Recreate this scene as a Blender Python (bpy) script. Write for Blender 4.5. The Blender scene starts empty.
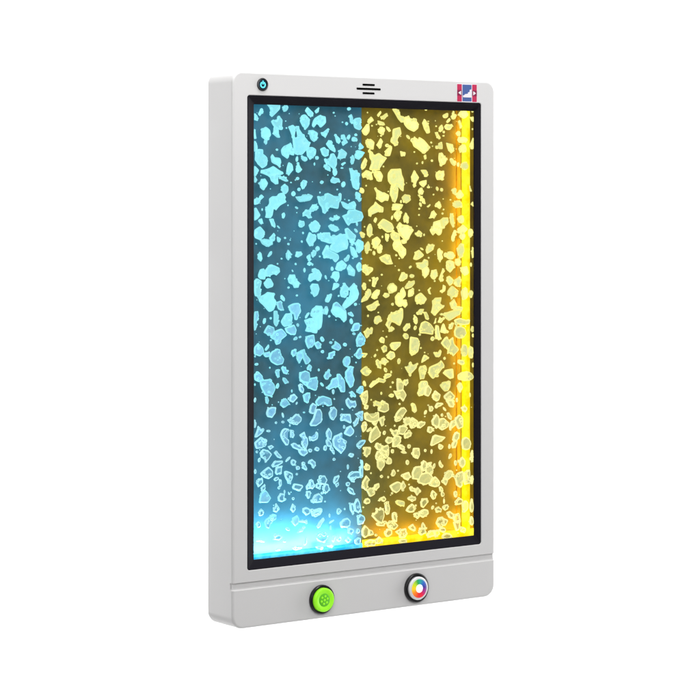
import bpy, bmesh, math, random
from mathutils import Vector, Matrix
random.seed(7)
C = bpy.context.scene.collection
PI = math.pi
# ------------------------------------------------------------------ camera numbers (photo is 700 x 700)
F_PX, CX, HOR = 2260.0, 350.0, 205.4
TH = math.radians(36.0)
Z0 = 3.64
X0 = (232.5 - CX) / F_PX * Z0
H = (630.3 - 70.6) / F_PX * Z0
W, D = 0.5477, 0.0764
Rv = Vector((math.cos(TH), -math.sin(TH), 0))
Fv = Vector((math.sin(TH), math.cos(TH), 0))
CAM = -(X0 * Rv + Z0 * Fv)
CAM.z = (630.3 - HOR) / F_PX * Z0
def P(px, py, y=0.0):
    """place on the panel (x, z) that the photo shows at a pixel, for a plane at depth y"""
    d = Rv * ((px - CX) / F_PX) + Fv - Vector((0, 0, (py - HOR) / F_PX))
    t = (y - CAM.y) / d.y
    p = CAM + d * t
    return p.x, p.z

# ------------------------------------------------------------------ materials
def lin(c):
    c = c / 255.0
    return c / 12.92 if c <= 0.04045 else ((c + 0.055) / 1.055) ** 2.4
def rgb(r, g, b): return (lin(r), lin(g), lin(b), 1)
def mat(name, col, rough=0.5, metal=0.0, emit=None, es=0.0, alpha=1.0, spec=0.5, coat=0.0, bump=None, noise=None):
    m = bpy.data.materials.new(name); m.use_nodes = True
    nt = m.node_tree; b = nt.nodes['Principled BSDF']
    b.inputs['Base Color'].default_value = col
    b.inputs['Roughness'].default_value = rough
    b.inputs['Metallic'].default_value = metal
    b.inputs['Specular IOR Level'].default_value = spec
    b.inputs['Coat Weight'].default_value = coat
    b.inputs['Alpha'].default_value = alpha
    if emit:
        b.inputs['Emission Color'].default_value = emit
        b.inputs['Emission Strength'].default_value = es
    tc = nt.nodes.new('ShaderNodeTexCoord')
    if bump:
        n = nt.nodes.new('ShaderNodeTexNoise'); n.inputs['Scale'].default_value = bump[0]; n.inputs['Detail'].default_value = 4
        bp = nt.nodes.new('ShaderNodeBump'); bp.inputs['Strength'].default_value = bump[1]; bp.inputs['Distance'].default_value = 0.001
        nt.links.new(tc.outputs['Object'], n.inputs['Vector']); nt.links.new(n.outputs['Fac'], bp.inputs['Height'])
        nt.links.new(bp.outputs['Normal'], b.inputs['Normal'])
        rr = nt.nodes.new('ShaderNodeMapRange')
        rr.inputs['To Min'].default_value = rough - 0.05; rr.inputs['To Max'].default_value = rough + 0.05
        n2 = nt.nodes.new('ShaderNodeTexNoise'); n2.inputs['Scale'].default_value = 9
        nt.links.new(tc.outputs['Object'], n2.inputs['Vector'])
        nt.links.new(n2.outputs['Fac'], rr.inputs['Value']); nt.links.new(rr.outputs['Result'], b.inputs['Roughness'])
    if noise:   # (scale, colour a, colour b) for uneven emission colour
        n = nt.nodes.new('ShaderNodeTexNoise'); n.inputs['Scale'].default_value = noise[0]; n.inputs['Detail'].default_value = 5
        n.inputs['Roughness'].default_value = 0.6
        r = nt.nodes.new('ShaderNodeValToRGB')
        r.color_ramp.elements[0].position = 0.40; r.color_ramp.elements[1].position = 0.68
        r.color_ramp.elements[0].color = noise[1]; r.color_ramp.elements[1].color = noise[2]
        nt.links.new(tc.outputs['Object'], n.inputs['Vector']); nt.links.new(n.outputs['Fac'], r.inputs['Fac'])
        nt.links.new(r.outputs['Color'], b.inputs['Emission Color'])
    return m

M = {}
M['body'] = mat('satin_white_plastic', (0.69, 0.682, 0.678, 1), 0.42, spec=0.45, bump=(900, 0.05))
M['black'] = mat('black_plastic', (0.012, 0.012, 0.014, 1), 0.35, bump=(600, 0.05))
M['bezel'] = mat('dark_glossy_bezel', (0.014, 0.013, 0.018, 1), 0.5, spec=0.04, bump=(500, 0.04))
M['rubber'] = mat('black_rubber_ring', (0.010, 0.010, 0.011, 1), 0.3, spec=0.4)
M['slot'] = mat('slot_black', (0.002, 0.002, 0.002, 1), 0.8, spec=0.0)
M['blue_back'] = mat('blue_backlight', (0.055, 0.085, 0.095, 1), 0.6, emit=(1, 1, 1, 1), es=1.0,
                     noise=(4.2, rgb(24, 58, 68), rgb(38, 118, 152)), spec=0.2)
M['amber_back'] = mat('amber_backlight', (0.11, 0.09, 0.02, 1), 0.6, emit=(1, 1, 1, 1), es=1.0,
                      noise=(9, rgb(54, 50, 20), rgb(120, 99, 8)), spec=0.2)
M['tank'] = mat('tank_wall', (0.05, 0.035, 0.03, 1), 0.25)
M['led_blue'] = mat('blue_led', (0.004, 0.03, 0.05, 1), 0.5, emit=(1, 1, 1, 1), es=1.0, spec=0.1, noise=(45, rgb(45, 185, 242), rgb(120, 240, 252)))
M['led_amber'] = mat('amber_led', (0.05, 0.04, 0.0, 1), 0.5, emit=(1, 1, 1, 1), es=1.2, spec=0.1, noise=(48, (1.0, 0.62, 0.0, 1), (1.0, 0.92, 0.05, 1)))
M['reflect_orange'] = mat('orange_reflection', (0.05, 0.03, 0.0, 1), 0.5, emit=(1, 1, 1, 1), es=1.0, spec=0.1, noise=(30, rgb(112, 76, 14), rgb(235, 150, 5)))
M['cap_green'] = mat('green_cap', rgb(148, 228, 48), 0.38, emit=rgb(150, 255, 30), es=0.30, spec=0.4)
M['cap_green2'] = mat('green_cap_centre', rgb(95, 190, 35), 0.5, emit=rgb(90, 200, 20), es=0.15)
M['cap_white'] = mat('white_cap', (0.85, 0.85, 0.86, 1), 0.3)
M['cap_core'] = mat('white_lit_core', (0.9, 0.9, 0.9, 1), 0.3, emit=(1, 1, 1, 1), es=0.5)
M['power_face'] = mat('power_face', rgb(18, 42, 56), 0.25, spec=0.6)
M['power_glow'] = mat('power_glow', rgb(60, 190, 210), 0.4, emit=rgb(110, 235, 245), es=0.9)
M['badge_white'] = mat('badge_white', (0.85, 0.82, 0.86, 1), 0.4)
M['badge_red'] = mat('badge_red', rgb(196, 40, 86), 0.4)
M['badge_blue'] = mat('badge_blue', rgb(72, 98, 160), 0.4)
M['badge_dark'] = mat('badge_maroon', rgb(135, 20, 70), 0.4)
# colour wheel: hue by angle round the button's own axis
def wheel_mat():
    m = bpy.data.materials.new('colour_wheel'); m.use_nodes = True
    nt = m.node_tree; b = nt.nodes['Principled BSDF']; b.inputs['Roughness'].default_value = 0.35
    tc = nt.nodes.new('ShaderNodeTexCoord'); sp = nt.nodes.new('ShaderNodeSeparateXYZ')
    at = nt.nodes.new('ShaderNodeMath'); at.operation = 'ARCTAN2'
    mr = nt.nodes.new('ShaderNodeMapRange'); mr.inputs['From Min'].default_value = -PI; mr.inputs['From Max'].default_value = PI
    r = nt.nodes.new('ShaderNodeValToRGB'); e = r.color_ramp.elements
    cols = [(0.0, rgb(250, 205, 40)), (0.10, rgb(250, 130, 40)), (0.22, rgb(235, 45, 40)), (0.32, rgb(225, 20, 60)), (0.42, rgb(160, 20, 120)),
            (0.52, rgb(50, 30, 140)), (0.62, rgb(30, 90, 180)), (0.72, rgb(40, 150, 150)), (0.80, rgb(40, 160, 70)), (0.90, rgb(190, 215, 40)), (1.0, rgb(250, 205, 40))]
    e[0].position, e[0].color = cols[0]; e[1].position, e[1].color = cols[-1]
    for p, c in cols[1:-1]:
        x = e.new(p); x.color = c
    L = nt.links.new
    L(tc.outputs['Object'], sp.inputs[0]); L(sp.outputs['Z'], at.inputs[0]); L(sp.outputs['X'], at.inputs[1])
    L(at.outputs[0], mr.inputs['Value']); L(mr.outputs['Result'], r.inputs['Fac']); L(r.outputs['Color'], b.inputs['Base Color'])
    L(r.outputs['Color'], b.inputs['Emission Color']); b.inputs['Emission Strength'].default_value = 0.35
    return m
M['wheel'] = wheel_mat()
def pane_mat():
    m = bpy.data.materials.new('clear_acrylic'); m.use_nodes = True
    nt = m.node_tree; out = nt.nodes['Material Output']; nt.nodes.remove(nt.nodes['Principled BSDF'])
    tr = nt.nodes.new('ShaderNodeBsdfTransparent'); gl = nt.nodes.new('ShaderNodeBsdfGlossy'); gl.inputs['Roughness'].default_value = 0.12
    fr = nt.nodes.new('ShaderNodeFresnel'); fr.inputs['IOR'].default_value = 1.18
    mx = nt.nodes.new('ShaderNodeMixShader')
    nt.links.new(fr.outputs[0], mx.inputs[0]); nt.links.new(tr.outputs[0], mx.inputs[1]); nt.links.new(gl.outputs[0], mx.inputs[2])
    nt.links.new(mx.outputs[0], out.inputs['Surface'])
    return m
M['pane'] = pane_mat()
# bubbles: strip light put in as emission, bright rim, translucent middle, four strengths from full to clear
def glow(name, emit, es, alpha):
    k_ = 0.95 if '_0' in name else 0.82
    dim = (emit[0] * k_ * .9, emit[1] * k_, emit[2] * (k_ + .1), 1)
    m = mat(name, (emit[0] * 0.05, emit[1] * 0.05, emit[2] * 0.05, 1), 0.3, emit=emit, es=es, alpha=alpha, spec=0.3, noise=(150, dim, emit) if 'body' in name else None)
    # emission varies by bubble, imitating uneven light on them
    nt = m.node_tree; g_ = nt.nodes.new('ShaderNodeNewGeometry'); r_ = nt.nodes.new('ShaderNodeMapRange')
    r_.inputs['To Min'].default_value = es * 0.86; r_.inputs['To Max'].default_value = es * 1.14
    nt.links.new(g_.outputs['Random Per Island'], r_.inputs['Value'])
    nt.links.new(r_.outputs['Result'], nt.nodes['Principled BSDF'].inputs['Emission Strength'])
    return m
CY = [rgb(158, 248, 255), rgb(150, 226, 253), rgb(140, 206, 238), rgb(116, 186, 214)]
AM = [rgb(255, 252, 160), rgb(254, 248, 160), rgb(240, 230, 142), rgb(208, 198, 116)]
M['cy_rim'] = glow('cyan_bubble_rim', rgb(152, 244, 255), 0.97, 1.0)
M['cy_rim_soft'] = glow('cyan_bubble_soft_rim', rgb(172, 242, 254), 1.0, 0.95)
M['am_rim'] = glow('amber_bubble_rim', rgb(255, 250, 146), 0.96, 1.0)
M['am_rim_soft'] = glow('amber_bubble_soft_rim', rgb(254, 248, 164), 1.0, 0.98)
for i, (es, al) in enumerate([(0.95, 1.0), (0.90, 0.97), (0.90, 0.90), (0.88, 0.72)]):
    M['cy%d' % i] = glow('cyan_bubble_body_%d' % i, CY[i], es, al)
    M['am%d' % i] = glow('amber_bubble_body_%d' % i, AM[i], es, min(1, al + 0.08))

# ------------------------------------------------------------------ mesh helpers
def link(name, bm, mats, parent=None, loc=None, smooth=35):
    bmesh.ops.recalc_face_normals(bm, faces=bm.faces)
    me = bpy.data.meshes.new(name); bm.to_mesh(me); bm.free()
    for m in (mats if isinstance(mats, (list, tuple)) else [mats]): me.materials.append(m)
    if smooth:
        for p in me.polygons: p.use_smooth = True
        me.set_sharp_from_angle(angle=math.radians(smooth))
    o = bpy.data.objects.new(name, me); C.objects.link(o)
    if parent: o.parent = parent
    if loc: o.location = loc
    return o
def rrect(x0, x1, z0, z1, r, n=8, rt=None):
    """rounded rectangle outline; r bottom radius, rt top radius"""
    rt = r if rt is None else rt
    pts = []
    for (cx, cz, a, q) in ((x1 - r, z0 + r, -PI / 2, r), (x1 - rt, z1 - rt, 0, rt), (x0 + rt, z1 - rt, PI / 2, rt), (x0 + r, z0 + r, PI, r)):
        for k in range(n + 1):
            t = a + PI / 2 * k / n
            pts.append((cx + q * math.cos(t), cz + q * math.sin(t)))
    return pts
def loft(bm, loops, cap0=True, cap1=True, close=False, mi=0):
    """loops: lists of (x, y, z) with one length"""
    rows = [[bm.verts.new(p) for p in lp] for lp in loops]
    n = len(rows[0]); rng = list(zip(rows[:-1], rows[1:]))
    if close: rng.append((rows[-1], rows[0]))
    for a, b in rng:
        for i in range(n):
            f = bm.faces.new((a[i], a[(i + 1) % n], b[(i + 1) % n], b[i])); f.material_index = mi
    if cap0: bm.faces.new(rows[0]).material_index = mi
    if cap1: bm.faces.new(rows[-1][::-1]).material_index = mi
def inset_rr(x0, x1, z0, z1, r, d, y, n=8, rt=None):
    rt = r if rt is None else rt
    return [(x, y, z) for x, z in rrect(x0 + d, x1 - d, z0 + d, z1 - d, max(r - d, 1e-4), n, max(rt - d, 1e-4))]
def lathe(bm, prof, n=64, mi=0, cx=0, cz=0):
    """prof: (radius, y) from the wall outward, axis along -y"""
    rows = []
    for r, y in prof:
        rows.append([bm.verts.new((cx + r * math.cos(2 * PI * k / n), y, cz + r * math.sin(2 * PI * k / n))) for k in range(n)])
    for a, b in zip(rows[:-1], rows[1:]):
        for i in range(n):
            bm.faces.new((a[i], a[(i + 1) % n], b[(i + 1) % n], b[i])).material_index = mi
    bm.faces.new(rows[0]).material_index = mi; bm.faces.new(rows[-1][::-1]).material_index = mi
def prism(bm, pts, y0, y1, mi=0, bev=0.0):
    """closed outline in x, z pushed from y0 (back) to y1 (front)"""
    loft(bm, [[(x, y0, z) for x, z in pts], [(x, y1, z) for x, z in pts]], mi=mi)

# ------------------------------------------------------------------ the thing
root = bpy.data.objects.new('bubble_light_panel', None); C.objects.link(root)
root.location = (0, 0, 0)
root['label'] = 'tall white framed light panel with blue and amber backlit bubbles, shown against plain white'
root['category'] = 'light panel'

# housing: rounded box, rounded front edge, screen opening and a groove above the lower fascia
RT, RB, EV = 0.019, 0.021, 0.0040
bm = bmesh.new(); loops = []
def ring(d, y): loops.append(inset_rr(0, W, 0, H, RB, d, y, 12, RT))
for k in range(7):
    a = PI / 2 * k / 6
    ring(0.004 * (1 - math.sin(a)), D - 0.004 * (1 - math.cos(a)) if False else D - 0.004 + 0.004 * math.cos(a))
for k in range(9):
    a = PI / 2 * k / 8
    ring(EV * (1 - math.cos(a)), EV * (1 - math.sin(a)))
loft(bm, loops)
housing = link('housing', bm, M['body'], root)

ox0, otz = P(247.6, 95.0); _, obz = P(247.6, 570.7); ox1, _ = P(481.4, 545)
YW = 0.0085
wx0, wtz = P(253.7, 104.2, YW); _, wbz = P(253.7, 559.8, YW); wx1, _ = P(474.2, 545, YW)
tx0, tx1, tbz, ttz = wx0 - 0.012, wx1 + 0.020, wbz - 0.014, wtz + 0.008
cut = bmesh.new()
OR = 0.0045
loft(cut, [inset_rr(ox0, ox1, obz, otz, OR, -0.0022, -0.01, 6),
           inset_rr(ox0, ox1, obz, otz, OR, -0.0014, -0.0001, 6),
           inset_rr(ox0, ox1, obz, otz, OR, -0.0005, 0.0004, 6),
           inset_rr(ox0, ox1, obz, otz, OR, 0.0, 0.0014, 6),
           inset_rr(ox0, ox1, obz, otz, OR, 0.0, 0.0105, 6)])
loft(cut, [inset_rr(tx0 - .001, tx1 + .001, tbz - .001, ttz + .001, OR, 0.0, 0.0100, 6),
           inset_rr(tx0 - .001, tx1 + .001, tbz - .001, ttz + .001, OR, 0.0, 0.045, 6)])
def modifier_cut(target, cutter_bm):
    c = link('cutter', cutter_bm, M['body'], None, smooth=0)
    md = target.modifiers.new('cut', 'BOOLEAN'); md.operation = 'DIFFERENCE'; md.object = c; md.solver = 'EXACT'; md.use_self = True
    dg = bpy.context.evaluated_depsgraph_get()
    me = bpy.data.meshes.new_from_object(target.evaluated_get(dg))
    target.modifiers.clear(); target.data = me
    for p in me.polygons: p.use_smooth = True
    me.set_sharp_from_angle(angle=math.radians(40))
    bpy.data.objects.remove(c)
modifier_cut(housing, cut)
# groove: photo shows it from (233,583.5)-(233,591.5) on the front face
_, gz1 = P(233, 584.0); _, gz0 = P(233, 591.6)
def ucut(z, dep, sid, yb):
    return [(-.05, -.05, z), (W + .05, -.05, z), (W + .05, yb, z), (W - sid, yb, z), (W - sid, EV, z), (W - sid - .002, dep, z),
            (sid + .002, dep, z), (sid, EV, z), (sid, yb, z), (-.05, yb, z)]
cut = bmesh.new()
loft(cut, [ucut(gz1 + .0008, -0.0006, -0.001, .0065), ucut(gz1, 0.0010, 0.0005, .007), ucut(gz1 - .0006, 0.0042, 0.0014, .0078), ucut(gz0 + .0040, 0.0046, 0.0014, .0078),
           ucut(gz0 + .0032, 0.0042, 0.0012, .0076), ucut(gz0 + 0.0006, 0.0006, 0.0003, .007), ucut(gz0 - .0004, -0.0006, -0.001, .0065)])
modifier_cut(housing, cut)

wn = housing.modifiers.new('even_shading', 'WEIGHTED_NORMAL'); wn.keep_sharp = True; wn.weight = 100
# screen bezel
bm = bmesh.new()
def rr(d, y, a=(ox0, ox1, obz, otz), r=OR): return inset_rr(a[0], a[1], a[2], a[3], r, d, y, 6)
wa = (wx0, wx1, wbz, wtz)
loft(bm, [rr(0.0001, 0.0100), rr(0.0001, 0.0018), rr(0.0004, 0.0012), rr(0.0018, 0.0012), rr(0.0026, 0.0020), rr(-0.0008, 0.0072, wa, 0.002), rr(0, YW, wa, 0.0012), rr(0, 0.0100, wa, 0.0012)],
     cap0=False, cap1=False, close=True)
bezel = link('screen_bezel', bm, M['bezel'], root)
# tank behind it
YB = 0.034
bm = bmesh.new()
ta = (tx0, tx1, tbz, ttz)
loft(bm, [rr(-0.0005, 0.0104, wa, 0.001), rr(0, 0.0104, ta, .003), rr(0, YB + .004, ta, .003)], cap0=False, cap1=True)
tank = link('tank_lining', bm, M['tank'], root)
# backlight, two colours meeting at photo x = 361.7
sx, _ = P(361.7, 330, YB)
def slab(name, x0, x1, z0, z1, y0, y1, m, parent=root, r=0.0006):
    bm = bmesh.new()
    loft(bm, [inset_rr(x0, x1, z0, z1, r * 1.5, 0, y1, 3), inset_rr(x0, x1, z0, z1, r * 1.5, 0, y0 + r, 3), inset_rr(x0, x1, z0, z1, r * 1.5, r, y0, 3)])
    return link(name, bm, m, parent)
bl = slab('backlight', tx0 + .0005, sx - .0002, tbz + .0005, ttz - .0005, YB, YB + .0035, M['blue_back']); bl['label'] = 'blue backlight on the left half'
al = slab('backlight', sx + .0002, tx1 - .0005, tbz + .0005, ttz - .0005, YB, YB + .0035, M['amber_back']); al['label'] = 'amber backlight on the right half'
# clear pane
bm = bmesh.new()
loft(bm, [inset_rr(wx0 + .0002, wx1 - .0002, wbz + .0002, wtz - .0002, 0.001, 0, y, 4) for y in (0.0092, 0.0097)])
link('acrylic_pane', bm, M['pane'], root)
# light strips, and one reflection imitated by a bar
def bar(name, p0, p1, y, half, m, label):
    """half round light bar between two (x, z) ends"""
    bm = bmesh.new(); a = Vector((p0[0], 0, p0[1])); b = Vector((p1[0], 0, p1[1])); d = (b - a).normalized(); s = d.cross(Vector((0, 1, 0)))
    rows = []
    for q in (a, b):
        rows.append([tuple(q + s * half * math.cos(t) + Vector((0, y - half * 0.5 * math.sin(t), 0))) for t in [PI * k / 10 for k in range(11)]])
    loft(bm, rows); o = link(name, bm, m, root); o['label'] = label; return o
YS = YB - 0.002
x1s, zt = P(465.6, 113.0, YS); _, zb = P(465.6, 530.5, YS)
hw = 0.5 * (P(470.4, 300, YS)[0] - P(461.0, 300, YS)[0])
bar('light_strip', (x1s, tbz + 0.012), (x1s, wtz + .004), YS, hw * 0.86, M["led_amber"], 'bright yellow light strip down the right edge')
bar('light_strip', (P(457.2, 300, YS)[0], tbz + 0.012), (P(457.2, 300, YS)[0], wtz + .004), YS + .0024, hw * 0.16, M['reflect_orange'], 'thin orange reflection of the yellow light strip, made as a glowing bar')  # glowing bar added to imitate a reflection of the yellow strip
yb_ = YB - 0.0012
_, zc = P(300, 552.2, yb_); hb = 0.5 * (P(300, 548.9, yb_)[1] - P(300, 555.5, yb_)[1])
sxb, _ = P(361.7, 545, yb_)
bar('light_strip', (tx0 + .001, zc - hb * .1), (sxb, zc - hb * .1), yb_, hb * 0.9, M['led_blue'], 'blue light strip along the bottom edge')
bar('light_strip', (sxb + .0004, zc + hb * .35), (tx1 - .001, zc + hb * .35), yb_, hb * 1.35, M['led_amber'], 'yellow light strip along the bottom edge')
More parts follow.
